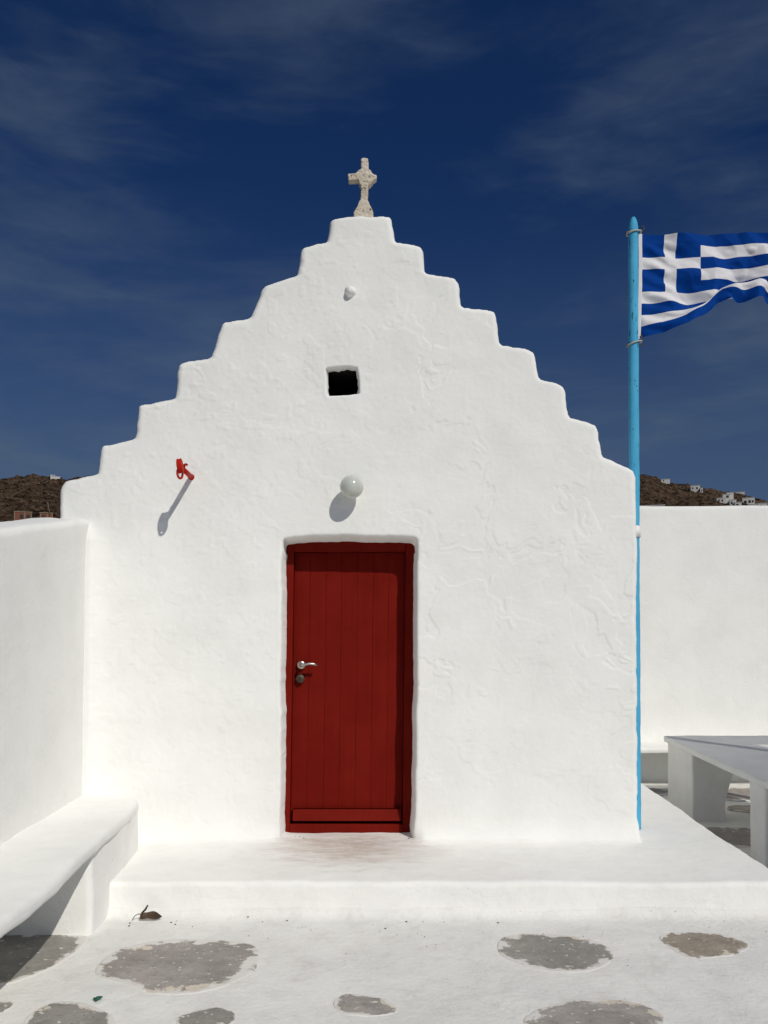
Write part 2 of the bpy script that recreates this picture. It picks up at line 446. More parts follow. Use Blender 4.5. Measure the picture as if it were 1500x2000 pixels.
# ------------------------------------------------------------------ courtyard ground
def ground_z(x, y):
    x = np.asarray(x, float); y = np.asarray(y, float)
    P = np.stack([x, y, np.zeros_like(x)], 1)
    z = 0.010 * fbm(P * 1.3 + 3, 3) + 0.0022 * fbm(P * 11, 3)
    d = np.clip(4.69 - y, 0, 0.09); r = 0.09
    z = z + (r - np.sqrt(np.maximum(r * r - (r - d) ** 2, 0))) * 0.55 * (y > 4.5)
    return z
gx = np.concatenate([np.linspace(-2.1, 2.5, 330), np.linspace(2.6, 9, 34)])
gy = np.concatenate([np.linspace(-9, 2.7, 50), np.linspace(2.72, 4.5, 150), np.linspace(4.505, 4.70, 26)])
X_, Y_ = np.meshgrid(gx, gy, indexing='ij'); X_ = X_.ravel(); Y_ = Y_.ravel()
n1, n2 = len(gx), len(gy)
i, j = np.meshgrid(np.arange(n1 - 1), np.arange(n2 - 1), indexing='ij'); i = i.ravel(); j = j.ravel()
FT = np.stack([i * n2 + j, (i + 1) * n2 + j, (i + 1) * n2 + j + 1, i * n2 + j + 1], 1)
ground = put('courtyard_ground', np.stack([X_, Y_, ground_z(X_, Y_)], 1), FT, M_GROUND, kind='structure')
V, F = rbox((2.3, 4.66, -0.5), (9, 10.1, -0.20), 0.02, 0.09)
V = wobble(V, 0.008, 2.0)
terrace = put('terrace_floor', V, F, M_GROUND, kind='structure')

def stone(outline, mat, parent, zfun, seed=0):
    P = chaikin(outline, 2)
    c = P.mean(0)
    L = np.concatenate([[0], np.cumsum(np.linalg.norm(np.roll(P, -1, 0) - P, axis=1))])
    n = 200; t = np.linspace(0, L[-1], n, endpoint=False); PP = np.vstack([P, P[:1]])
    O = np.stack([np.interp(t, L, PP[:, 0]), np.interp(t, L, PP[:, 1])], 1)
    rel = O - c
    N3 = np.stack([O[:, 0], O[:, 1], np.full(n, seed * 3.7)], 1)
    O = c + rel * (1.075 + 0.030 * fbm(N3 * 6, 3) + 0.016 * fbm(N3 * 38, 3, 0.7))[:, None]
    rings = np.concatenate([np.linspace(0.08, 0.8, 9), [0.87, 0.92, 0.96, 0.985, 1.0]])
    V, rim = [], []
    for q in rings:
        V.append(c + (O - c) * q); rim.append(np.full(n, q))
    V = np.vstack(V); rim = np.concatenate(rim)
    z = zfun(V[:, 0], V[:, 1]) + 0.0035 + 0.001 * fbm(np.stack([V[:, 0], V[:, 1], rim], 1) * 20, 2)
    z = np.where(rim > 0.995, z - 0.006, z)
    V = np.column_stack([V, z])
    V = np.vstack([V, [[c[0], c[1], float(zfun(np.array([c[0]]), np.array([c[1]]))[0]) + 0.0035]]])
    F = []
    for k in range(len(rings) - 1):
        for q in range(n): F.append((k * n + q, k * n + (q + 1) % n, (k + 1) * n + (q + 1) % n, (k + 1) * n + q))
    for q in range(n): F.append((len(V) - 1, (q + 1) % n, q))
    o = put('paving_stone', V, F, mat, parent)
    at = o.data.attributes.new('rim', 'FLOAT', 'POINT')
    at.data.foreach_set('value', np.concatenate([rim, [0]]).astype(np.float32))
    return o
STONES = [
 ([(-1.947, 4.437), (-1.827, 4.408), (-1.483, 4.386), (-1.451, 4.253), (-1.478, 4.046), (-1.559, 3.881), (-1.659, 3.788), (-1.9, 3.75)], M_STONE3),
 ([(-1.271, 3.956), (-1.263, 4.109), (-1.188, 4.239), (-1.001, 4.322), (-0.761, 4.308), (-0.586, 4.253), (-0.558, 4.109), (-0.55, 3.927), (-0.645, 3.788), (-0.81, 3.699), (-0.95, 3.719), (-1.091, 3.815), (-1.209, 3.859)], M_STONE),
 ([(-1.72, 3.619), (-1.528, 3.628), (-1.51, 3.551), (-1.58, 3.469), (-1.7, 3.45)], M_STONE3),
 ([(-1.394, 3.403), (-1.397, 3.537), (-1.299, 3.624), (-1.147, 3.561), (-1.022, 3.433), (-1.028, 3.258), (-1.265, 3.2)], M_STONE3),
 ([(-0.79, 3.469), (-0.749, 3.523), (-0.64, 3.57), (-0.563, 3.523), (-0.551, 3.424), (-0.655, 3.373), (-0.764, 3.403)], M_STONE3),
 ([(-0.154, 3.619), (-0.117, 3.688), (-0.068, 3.704), (0.045, 3.668), (0.105, 3.609), (0.118, 3.533), (0.042, 3.496), (-0.043, 3.5), (-0.111, 3.523)], M_STONE),
 ([(0.659, 4.239), (0.705, 4.364), (0.833, 4.408), (0.989, 4.386), (1.136, 4.336), (1.204, 4.206), (1.188, 4.109), (1.092, 3.986), (0.957, 3.933), (0.796, 3.962), (0.673, 4.096)], M_STONE3),
 ([(1.516, 4.364), (1.59, 4.422), (1.731, 4.437), (1.874, 4.393), (1.923, 4.294), (1.905, 4.226), (1.79, 4.14), (1.649, 4.102), (1.556, 4.121), (1.52, 4.266)], M_STONE2),
 ([(0.625, 3.433), (0.736, 3.561), (0.931, 3.648), (1.104, 3.633), (1.203, 3.537), (1.201, 3.429), (1.048, 3.258), (0.747, 3.238)], M_STONE),
 ([(-0.3, 3.0), (0.0, 3.1), (0.35, 3.05), (0.4, 2.8), (0.1, 2.65), (-0.25, 2.75)], M_STONE),
 ([(1.55, 3.2), (1.9, 3.3), (2.2, 3.15), (2.1, 2.85), (1.7, 2.8)], M_STONE3),
]
for k, (ol, m) in enumerate(STONES): stone(ol, m, ground, ground_z, k)
tz = lambda x, y: np.full(np.shape(x), -0.193)
for k, ol in enumerate([
    [(2.75, 9.42), (3.1, 9.46), (3.32, 9.42), (3.34, 9.12), (3.0, 9.05), (2.72, 9.1)],
    [(3.75, 9.42), (4.2, 9.46), (4.7, 9.42), (4.75, 8.85), (4.2, 8.75), (3.72, 8.8)],
    [(3.62, 8.5), (3.95, 8.55), (4.05, 8.35), (3.85, 8.2), (3.6, 8.28)],
    [(2.72, 7.5), (3.1, 7.6), (3.5, 7.55), (3.5, 7.0), (3.0, 6.9), (2.7, 7.1)]]):
    stone(ol, M_STONE, terrace, tz, 20 + k)

# ------------------------------------------------------------------ platform (step in front of the chapel)
ax = [axis(-1.62, 2.38, 0.03, 0.022),
      np.concatenate([4.688 + 0.03 * np.array([0, .12, .3, .55, .8]), np.linspace(4.718, 5.44, 46), np.linspace(5.45, 5.66, 26), np.linspace(5.7, 9.8, 66), [9.87]]),
      axis(-0.3, 0.187, 0.03, 0.02)]
V, F = rbox((-1.62, 4.688, -0.3), (2.38, 9.87, 0.187), 0.03, ax=ax)
V[:, 0] += np.where(V[:, 0] > 1.0, 0.0554 * (V[:, 1] - 4.975) * sstep(1.0, 2.3, V[:, 0]), 0)
V = wobble(V, 0.012, 1.6); V = wobble(V, 0.004, 9, 3)
d = np.clip(5.64 - V[:, 1], 0, 0.13); r = 0.13
cove = (r - np.sqrt(np.maximum(r * r - (r - d) ** 2, 0)))
indoor = sstep(-0.68, -0.56, V[:, 0]) * (1 - sstep(0.28, 0.40, V[:, 0]))
V[:, 2] += np.where(V[:, 2] > 0.15, cove * 0.5 * (1 - indoor) * (1 - sstep(1.7, 1.85, V[:, 0])), 0)
platform = put('platform', V, F, M_STEP, kind='structure')

# ------------------------------------------------------------------ chapel
YF = 5.636
chapel = empty('chapel', (-0.14, YF, 0.187))
tag(chapel, 'small whitewashed chapel with stepped gable, red door and stone cross', 'chapel')
OUT = [(-2.107, 0.094), (-2.12, 1.356), (-2.126, 2.355), (-2.121, 2.514), (-2.111, 2.585), (-2.077, 2.627), (-1.866, 2.673), (-1.859, 2.709), (-1.847, 2.833), (-1.826, 2.868), (-1.601, 2.911), (-1.594, 2.946), (-1.589, 3.135), (-1.568, 3.156), (-1.342, 3.196), (-1.329, 3.26), (-1.312, 3.417), (-1.291, 3.438), (-1.09, 3.481), (-1.062, 3.546), (-1.013, 3.703), (-0.992, 3.721), (-0.815, 3.754), (-0.787, 3.815), (-0.745, 3.958), (-0.717, 3.991), (-0.504, 4.056), (-0.483, 4.12), (-0.469, 4.229), (-0.448, 4.25), (-0.292, 4.286), (-0.284, 4.319), (-0.267, 4.438), (-0.231, 4.456), (-0.125, 4.474), (0.142, 4.467), (0.164, 4.446), (0.185, 4.283), (0.32, 4.265), (0.363, 4.25), (0.38, 4.221), (0.394, 4.07), (0.55, 4.045), (0.596, 4.03), (0.621, 3.991), (0.649, 3.833), (0.815, 3.811), (0.869, 3.797), (0.886, 3.754), (0.91, 3.567), (1.08, 3.539), (1.143, 3.517), (1.16, 3.474), (1.181, 3.328), (1.29, 3.306), (1.343, 3.278), (1.36, 3.242), (1.376, 3.064), (1.517, 3.028), (1.566, 3.01), (1.584, 2.968), (1.596, 2.787), (1.779, 2.726), (1.831, 2.698), (1.841, 2.638), (1.842, 2.408), (1.826, 1.356), (1.826, 0.662), (1.826, 0.094)]
DOOR = [(-0.603, -0.018), (-0.595, 0.667), (-0.591, 1.357), (-0.59, 2.053), (-0.59, 2.2), (-0.573, 2.225), (-0.419, 2.232), (-0.105, 2.242), (0.21, 2.235), (0.307, 2.228), (0.328, 2.207), (0.327, 1.705), (0.322, 1.011), (0.311, 0.461), (0.296, -0.018)]
WIN = [(-0.283, 3.209), (-0.289, 3.30), (-0.297, 3.396), (-0.235, 3.404), (-0.175, 3.412), (-0.083, 3.398), (-0.074, 3.31), (-0.066, 3.222)]
h = 0.007
xs = np.arange(-2.16, 1.88, h); zs = np.arange(0.11, 4.52, h)
X, Z = np.meshgrid(xs, zs, indexing='ij')
P3 = np.stack([X.ravel(), np.zeros(X.size), Z.ravel()], 1)
ex = (fbm(P3 * 5 + 2, 3) * 0.013 + fbm(P3 * 22 + 7, 2) * 0.004).reshape(X.shape)
s_out = sdf_poly(X, Z, chaikin(OUT, 1, keep=0.1)) + ex
s_door = sdf_poly(X, Z, chaikin(DOOR, 1, keep=0.1)) + ex * 0.7
s_win = sdf_poly(X, Z, chaikin(WIN, 1, keep=0.05)) + ex * 0.8
S = np.maximum.reduce([s_out, -s_door, -s_win])
gX, gZ = np.gradient(S, h); gl = np.hypot(gX, gZ) + 1e-6
Sc = (S[:-1, :-1] + S[1:, :-1] + S[1:, 1:] + S[:-1, 1:]) / 4
ki, kj = np.nonzero(Sc < 0); nz_ = len(zs)
Q = np.stack([ki * nz_ + kj, (ki + 1) * nz_ + kj, (ki + 1) * nz_ + kj + 1, ki * nz_ + kj + 1], 1)
E = np.concatenate([Q[:, [0, 1]], Q[:, [1, 2]], Q[:, [2, 3]], Q[:, [3, 0]]])
ek = np.sort(E, 1); code = ek[:, 0].astype(np.int64) * (X.size) + ek[:, 1]
uq, inv, cnt = np.unique(code, return_inverse=True, return_counts=True)
BE = E[cnt[inv] == 1]; bv = np.unique(BE)
Xf, Zf = X.ravel().copy(), Z.ravel().copy(); Sf = S.ravel().copy()
nb = bv[Zf[bv] > 0.13]
Xf[nb] -= Sf[nb] * (gX.ravel()[nb] / gl.ravel()[nb]); Zf[nb] -= Sf[nb] * (gZ.ravel()[nb] / gl.ravel()[nb])
Sf[nb] = 0
isdoor = -s_door.ravel() >= np.maximum(s_out.ravel(), -s_win.ravel()) - 1e-9
iswin = -s_win.ravel() >= np.maximum(s_out.ravel(), -s_door.ravel()) - 1e-9
def roundin(d, r):
    d = np.clip(d, 0, r); return r - np.sqrt(np.maximum(r * r - (r - d) ** 2, 0))
so_, sd_, sw_ = -s_out.ravel(), s_door.ravel(), s_win.ravel()
so_[nb] = np.where(isdoor[nb] | iswin[nb], so_[nb], 0); sd_[nb] = np.where(isdoor[nb], 0, sd_[nb]); sw_[nb] = np.where(iswin[nb], 0, sw_[nb])
back = roundin(so_, 0.042) + roundin(sd_, 0.022) + roundin(sw_, 0.010)
Pn = np.stack([Xf, np.zeros_like(Xf), Zf], 1)
wr = np.stack([fbm(Pn * 4 + 50, 3), np.zeros_like(Xf), fbm(Pn * 4 + 90, 3)], 1)
side = 0.25 + 0.75 * sstep(-0.5, 0.7, Xf)
hi_ = sstep(0.3, 1.2, Zf)
rel = 0.012 * fbm(Pn * 1.7, 3) + 0.0022 * fbm(Pn * 6 + 5, 3)
n1_ = fbm(Pn * 1.9 + wr * 0.45, 5, 0.55)
for lev, amp in ((0.05, 0.0036), (0.24, 0.0030), (-0.18, 0.0028)):
    msk = sstep(-0.05, 0.30, fbm(Pn * 1.35 + 60 + lev * 90, 2))
    rel = rel + amp * side * hi_ * msk * sstep(lev - 0.006, lev + 0.006, n1_)
n2_ = fbm(Pn * 4.1 + wr * 0.7 + 40, 4, 0.55)
for lev, amp in ((0.22, 0.0024), (-0.26, 0.0020)):
    msk = sstep(0.0, 0.35, fbm(Pn * 1.7 + 80 + lev * 70, 2))
    rel = rel + amp * (0.5 + 0.5 * side) * msk * sstep(lev - 0.02, lev + 0.02, n2_)
n3_ = fbm(Pn * 1.5 + wr * 0.9 + 70, 5, 0.6)
rel = rel - 0.0016 * side * sstep(0.006, 0.001, np.abs(n3_ - 0.03)) * sstep(0.0, 0.2, fbm(Pn * 1.1 + 33, 2))
rel = rel + 0.0020 * sstep(0.30, 0.48, fbm(Pn * 15 + 21, 2)) * (1.15 - side)
rel = rel + 0.0006 * fbm(Pn * 45, 2)
cv = np.clip(Zf - 0.187, 0, 0.16); cv = 0.16 - np.sqrt(np.maximum(0.16 ** 2 - (0.16 - cv) ** 2, 0))
cl_ = np.clip(Xf + 1.90, 0, 0.14); cl_ = (0.14 - np.sqrt(np.maximum(0.14 ** 2 - (0.14 - cl_) ** 2, 0))) * (1 - sstep(2.2, 2.36, Zf))
Yv = YF + back - rel - cv * 0.45 * sstep(0.0, 0.08, sd_) - cl_ * 0.5
used = np.unique(Q); remap = np.full(X.size, -1); remap[used] = np.arange(len(used))
VF_ = np.stack([Xf, Yv, Zf], 1)[used]; QF = remap[Q]
off = len(VF_); bmap = np.full(X.size, -1); bmap[bv] = np.arange(len(bv))
cd = np.array([-0.135, 1.1]); cw = np.array([-0.18, 3.31])
BX, BZ = Xf[bv].copy(), Zf[bv].copy(); BY = np.full(len(bv), YF + 0.42)
dm, wm = isdoor[bv], iswin[bv]
BY[dm] = YF + 0.26; BY[wm] = YF + 0.075
BX[dm] += np.sign(cd[0] - BX[dm]) * 0.018 * np.where(BZ[dm] > 2.15, 0.3, 1); BZ[dm] = np.where(BZ[dm] > 2.1, BZ[dm] - 0.028, BZ[dm])
BX[wm] += (cw[0] - BX[wm]) * 0.08; BZ[wm] += (cw[1] - BZ[wm]) * 0.06
Pw = np.stack([BX[wm], BZ[wm], BZ[wm]], 1)
BX[wm] += 0.016 * fbm(Pw * 16, 3); BZ[wm] += 0.026 * fbm(Pw * 14 + 9, 3)
midV = np.stack([BX, BY, BZ], 1)
QB = np.stack([remap[BE[:, 0]], off + bmap[BE[:, 0]], off + bmap[BE[:, 1]], remap[BE[:, 1]]], 1)
facade = put('facade', np.vstack([VF_, midV]), np.vstack([QF, QB]), M_FACADE, chapel)

# body behind the facade: side walls, back wall, vaulted roof, dark interior
for lo, hi in (((-2.06, YF + 0.30, 0.1), (-1.70, 10.9, 2.42)), ((1.42, YF + 0.30, 0.1), (1.80, 10.9, 2.42))):
    V, F = rbox(lo, hi, 0.04, 0.12); put('side_wall', wobble(V, 0.012, 1.5), F, M_WALL, chapel)
V, F = rbox((-1.69, 10.5, 0.1), (1.41, 10.88, 2.9), 0.04, 0.12); put('back_wall', wobble(V, 0.012, 1.5), F, M_WALL, chapel)
na = 40; ys_ = np.linspace(YF + 0.36, 10.95, 40); V = []
for yy in ys_:
    for sgn, a, b in ((1, 1.92, 0.80), (-1, 1.72, 0.60)):
        th = np.linspace(0, math.pi, na) if sgn > 0 else np.linspace(math.pi, 0, na)
        for q in th: V.append((-0.13 + a * math.cos(q), yy, 2.40 + b * math.sin(q)))
V = wobble(np.array(V), 0.015, 1.5); m = 2 * na; F = []
for i in range(len(ys_) - 1):
    for k in range(m): F.append((i * m + k, i * m + (k + 1) % m, (i + 1) * m + (k + 1) % m, (i + 1) * m + k))
for i in (0, len(ys_) - 1):
    for k in range(na - 1): F.append((i * m + k, i * m + k + 1, i * m + m - 2 - k, i * m + m - 1 - k))
put('vaulted_roof', V, F, M_WALL, chapel)
V, F = bx((-1.695, YF + 0.435, 0.19), (1.415, YF + 0.46, 2.60))          # partition behind the door
V2, F2 = bx((-0.5, YF + 0.952, 3.0), (0.2, YF + 1.0, 3.6))
put('interior_screen', *join((V, F), (V2, F2)), M_INSIDE, chapel, smooth=False)  # near-black sheets stand in for the unlit interior
# near-black lining behind the window reveal; interior shade put into its colour
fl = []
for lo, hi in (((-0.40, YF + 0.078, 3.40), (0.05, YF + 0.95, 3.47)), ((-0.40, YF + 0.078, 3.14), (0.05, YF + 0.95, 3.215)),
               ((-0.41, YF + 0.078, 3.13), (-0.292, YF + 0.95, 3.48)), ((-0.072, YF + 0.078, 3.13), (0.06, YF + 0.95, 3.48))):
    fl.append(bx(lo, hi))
put('window_shade_lining', *join(*fl), M_INSIDE, chapel, smooth=False)

# door
door = empty('door', (-0.14, YF + 0.19, 0.19), chapel)
YD = YF + 0.19
def lean(V):
    V = np.array(V, float); V[:, 0] += -0.025 * (2.213 - V[:, 2]) / 2.03; return V
def dpart(name, lo, hi, r=0.004, mat=M_RED, amp=0.002):
    V, F = rbox(lo, hi, r, (0.04, 0.04, 0.08)); return put(name, lean(wobble(V, amp, 4, 2, lo[0] * 7)), F, mat, door)
dpart('door_jamb', (-0.578, YD, 0.175), (-0.526, YD + 0.09, 2.225))
dpart('door_jamb', (0.262, YD, 0.175), (0.33, YD + 0.09, 2.225))
dpart('door_head', (-0.5255, YD + 0.001, 2.150), (0.2615, YD + 0.089, 2.225))
dpart('door_sill', (-0.5255, YD - 0.004, 0.172), (0.2615, YD + 0.089, 0.247))
gx_ = [-0.524, -0.412, -0.298, -0.188, -0.076, 0.036, 0.146, 0.260]
for k in range(7):
    dpart('door_plank', (gx_[k] + 0.0004, YD + 0.048 + 0.0008 * (k % 3), 0.262), (gx_[k + 1] - 0.0004, YD + 0.075, 2.148), 0.0018, M_RED, 0.001)
V, F = rbox((-0.525, YD + 0.076, 0.25), (0.2605, YD + 0.086, 2.149), 0, 0.5); put('door_backing', lean(V), F, M_RED, door)
# sloping weatherboard
V, F = rbox((-0.506, YD - 0.012, 0.270), (0.250, YD + 0.033, 0.352), 0.004, (0.05, 0.02, 0.02))
V[:, 1] += np.where(V[:, 1] < YD + 0.01, (V[:, 2] - 0.27) / 0.082 * 0.030, 0)
put('weatherboard', lean(V), F, M_RED, door)
# lever handle and lock rose
def disc(cx, cz, y0, y1, r, seg=32, bev=0.004):
    return tube([(cx, y1, cz), (cx, y0 + bev, cz), (cx, y0, cz)], [r, r, r - bev], seg)
hx, hz = -0.475, 1.352
hand = empty('door_handle', (hx, YD + 0.03, hz - 0.03), door)
V, F = disc(hx, hz, YD + 0.018, YD + 0.036, 0.029); put('rose', V, fixF(F), M_STEEL, door).parent = door
pts = [(hx, YD + 0.02, hz), (hx, YD - 0.02, hz), (hx + 0.008, YD - 0.034, hz + 0.001), (hx + 0.03, YD - 0.038, hz + 0.007), (hx + 0.06, YD - 0.036, hz + 0.011), (hx + 0.09, YD - 0.032, hz + 0.009), (hx + 0.118, YD - 0.026, hz + 0.001)]
V, F = tube(pts, [0.0095, 0.0095, 0.0105, 0.0105, 0.0095, 0.0095, 0.009], 14)
lever = put('lever', V, fixF(F), M_STEEL, door)
bpy.data.objects.remove(hand)
V, F = disc(hx - 0.006, 1.256, YD + 0.014, YD + 0.036, 0.030); put('lock_rose', V, fixF(F), M_LOCK, door)
V, F = rbox((hx - 0.010, YD - 0.004, 1.238), (hx - 0.002, YD + 0.015, 1.272), 0.003, 0.01); put('key_bit', V, F, M_LOCK, door)

# cross on the gable
CR = [(-0.112, 4.44), (-0.106, 4.568), (-0.086, 4.600), (-0.070, 4.635), (-0.060, 4.665), (-0.053, 4.768), (-0.066, 4.778), (-0.074, 4.806), (-0.143, 4.803), (-0.151, 4.856), (-0.092, 4.860), (-0.074, 4.884), (-0.055, 4.890), (-0.055, 4.964), (-0.04, 4.976), (-0.004, 4.968), (0.0, 4.893), (0.018, 4.880), (0.030, 4.856), (0.054, 4.850), (0.060, 4.824), (0.034, 4.806), (0.016, 4.776), (-0.004, 4.768), (-0.006, 4.665), (0.004, 4.635), (0.016, 4.600), (0.033, 4.568), (0.038, 4.44)]
hc = 0.003; xs = np.arange(-0.17, 0.08, hc); zs = np.arange(4.44, 5.0, hc)
Xc, Zc = np.meshgrid(xs, zs, indexing='ij')
Pc = np.stack([Xc.ravel(), np.zeros(Xc.size), Zc.ravel()], 1)
Sx = sdf_poly(Xc, Zc, chaikin(CR, 1, keep=0.08)) + (fbm(Pc * 45, 3, 0.6) * 0.0045).reshape(Xc.shape)
gX, gZ = np.gradient(Sx, hc); gl = np.hypot(gX, gZ) + 1e-6
Sc = (Sx[:-1, :-1] + Sx[1:, :-1] + Sx[1:, 1:] + Sx[:-1, 1:]) / 4
ki, kj = np.nonzero(Sc < 0); nz_ = len(zs)
Q = np.stack([ki * nz_ + kj, (ki + 1) * nz_ + kj, (ki + 1) * nz_ + kj + 1, ki * nz_ + kj + 1], 1)
E = np.concatenate([Q[:, [0, 1]], Q[:, [1, 2]], Q[:, [2, 3]], Q[:, [3, 0]]]); ek = np.sort(E, 1)
uq, inv, cnt = np.unique(ek[:, 0].astype(np.int64) * Xc.size + ek[:, 1], return_inverse=True, return_counts=True)
BE = E[cnt[inv] == 1]; bv = np.unique(BE)
Xf, Zf, Sf = Xc.ravel().copy(), Zc.ravel().copy(), Sx.ravel().copy()
Xf[bv] -= Sf[bv] * gX.ravel()[bv] / gl.ravel()[bv]; Zf[bv] -= Sf[bv] * gZ.ravel()[bv] / gl.ravel()[bv]; Sf[bv] = 0
used = np.unique(Q); remap = np.full(Xc.size, -1); remap[used] = np.arange(len(used)); n = len(used)
bk = roundin(-Sf, 0.007) * 0.9
th = 0.030 + 0.02 * sstep(4.70, 4.58, Zf)
front = np.stack([Xf, YF + 0.20 - th + bk + 0.006 * fbm(np.stack([Xf, Zf, Zf], 1) * 40, 3), Zf], 1)[used]
rear = np.stack([Xf, YF + 0.20 + th - bk, Zf], 1)[used]
QB = np.stack([remap[BE[:, 0]], n + remap[BE[:, 0]], n + remap[BE[:, 1]], remap[BE[:, 1]]], 1)
cross = put('cross', np.vstack([front, rear]), np.vstack([remap[Q], n + remap[Q][:, ::-1], QB]), M_CROSS, chapel)
cross['label'] = 'weathered stone cross with one short arm on the top step'
V, F = rbox((-0.125, YF + 0.11, 4.40), (0.052, YF + 0.30, 4.505), 0.04, 0.012)
put('mortar_footing', wobble(V, 0.012, 14), F, M_FACADE, chapel)
# painted stub high on the gable
V, F = tube([(-0.127, YF + 0.02, 3.924), (-0.128, YF - 0.03, 3.926), (-0.13, YF - 0.045, 3.925), (-0.13, YF - 0.05, 3.924)], [0.055, 0.028, 0.024, 0.010], 20)
V[:, 1] = np.minimum(V[:, 1], YF + 0.02); put('plaster_stub', wobble(V, 0.008, 22), fixF(F), M_FACADE, chapel)

# ------------------------------------------------------------------ left boundary wall and bench
def wall_top(y): return np.maximum(2.362 - 0.180 * (5.64 - y), 1.75)
V, F = rbox((-2.32, -7.0, -0.4), (-1.905, 5.66, 2.36), 0.05, (0.05, 0.06, 0.06))
V[:, 2] += np.where(V[:, 2] > 1.0, (wall_top(V[:, 1]) - 2.36) * sstep(1.0, 2.0, V[:, 2]), 0)
V = wobble(V, 0.009, 1.4, 3, 4.0)
V[:, 2] += np.where(V[:, 2] > 1.6, 0.010 * fbm(V * 5, 3), 0)
o = put('boundary_wall', V, F, M_WALL)
tag(o, 'white courtyard wall on the left, meeting the chapel beside the bench', 'wall')

bench = empty('masonry_bench', (-1.65, 4.0, 0.0))
tag(bench, 'white masonry bench along the left wall with overhanging seat slab', 'bench')
V, F = rbox((-1.93, -4.0, 0.42), (-1.38, 5.70, 0.495), 0.03, (0.03, 0.03, 0.03))
edge = np.interp(V[:, 1], [3.0, 3.6, 4.27, 5.1, 5.4, 5.7], [-1.372, -1.386, -1.419, -1.450, -1.485, -1.60])
V[:, 0] += (edge + 1.38) * sstep(-1.9, -1.42, V[:, 0])
V = wobble(V, 0.012, 1.8, 3, 9.0); V = wobble(V, 0.005, 9, 2)
put('seat', V, F, M_BENCH, bench)
V, F = rbox((-1.95, 4.393, -0.1), (-1.452, 5.72, 0.46), 0.035, 0.03)
V[:, 0] -= sstep(-1.9, -1.46, V[:, 0]) * np.interp(V[:, 1], [5.0, 5.4, 5.7], [0, 0.035, 0.15])
V = wobble(V, 0.012, 1.8, 3, 9.0)
put('support', V, F, M_BENCH, bench)
V, F = rbox((-1.95, 0.9, -0.1), (-1.46, 1.6, 0.46), 0.03, 0.05); put('support', wobble(V, 0.012, 1.8), F, M_BENCH, bench)

# ------------------------------------------------------------------ right: back wall with bench, table
V, F = rbox((1.82, 9.888, -0.5), (9.0, 10.3, 3.09), 0.05, (0.06, 0.06, 0.06))
o = put('boundary_wall', wobble(V, 0.014, 1.2, 3, 12.0), F, M_WALL)
tag(o, 'tall white wall behind the flagpole and table on the right', 'wall')
b2 = empty('masonry_bench', (4.5, 9.6, -0.2))
tag(b2, 'low white bench at the foot of the right rear wall, behind the table', 'bench')
V, F = rbox((2.0, 9.35, 0.205), (8.9, 9.90, 0.27), 0.025, (0.06, 0.04, 0.03)); put('seat', wobble(V, 0.01, 2), F, M_BENCH, b2)
for x0 in (1.98, 4.9, 7.4):
    V, F = rbox((x0, 9.48, -0.28), (x0 + 0.3, 9.89, 0.23), 0.02, 0.06); put('support', wobble(V, 0.01, 2), F, M_BENCH, b2)

table = empty('stone_table', (3.5, 7.0, -0.2))
tag(table, 'long grey topped masonry table on white block legs at right edge', 'table')
V, F = rbox((2.9, 4.9, 0.442), (4.25, 8.654, 0.50), 0.012, (0.06, 0.06, 0.02))
V[:, 0] += (np.interp(V[:, 1], [4.9, 6.02, 7.03, 8.65], [2.83, 2.881, 2.936, 3.063]) - 2.9) * sstep(3.7, 2.95, V[:, 0])
put('table_top', wobble(V, 0.007, 2.5), F, M_CONCRETE, table)
for y0, y1, x0, x1 in ((7.85, 8.5, 3.045, 3.44), (6.17, 6.42, 2.925, 3.36), (7.85, 8.4, 3.85, 4.2), (6.1, 6.5, 3.85, 4.2), (5.0, 5.25, 2.9, 3.3), (5.0, 5.25, 3.85, 4.2)):
    V, F = rbox((x0, y0, -0.28), (x1, y1, 0.46), 0.02, 0.04)
    V[:, 0] -= sstep(x0, x1, V[:, 0]) * 0.09 * sstep(0.35, -0.12, V[:, 2])
    put('leg', wobble(V, 0.012, 3, 3, y0), F, M_CONCRETE, table)

# pergola east of the table (added out of view, its cane roof shades the table)
pg = empty('added_pergola', (4.6, 5.0, -0.2))
tag(pg, 'added cane roof on wooden posts, unseen past the right edge, shading the table', 'added_pergola')
for px_ in (4.12, 5.3):
    for py_ in (3.0, 6.75):
        z0 = 0.0 if py_ < 4.6 else -0.2
        V, F = rbox((px_ - 0.05, py_ - 0.05, z0), (px_ + 0.05, py_ + 0.05, 2.40), 0.008, 0.2); put('post', V, F, M_WOOD, pg)
for py_ in (3.0, 6.75):
    V, F = rbox((4.0, py_ - 0.04, 2.40), (5.5, py_ + 0.04, 2.50), 0.008, 0.2); put('beam', V, F, M_WOOD, pg)
canes = []; yy = 2.85; k = 0
while yy < 6.95:
    x1 = 4.88 if 5.80 < yy < 5.98 else 5.5
    canes.append(tube([(3.99 + 0.012 * math.sin(k * 2.3), yy, 2.507), (x1, yy + 0.003 * math.sin(k * 5.1), 2.507)], 0.0052, 5)); yy += 0.0225; k += 1
V, F = join(*canes); o = put('cane_mat', V, fixF(F), M_WOOD, pg, kind='stuff')

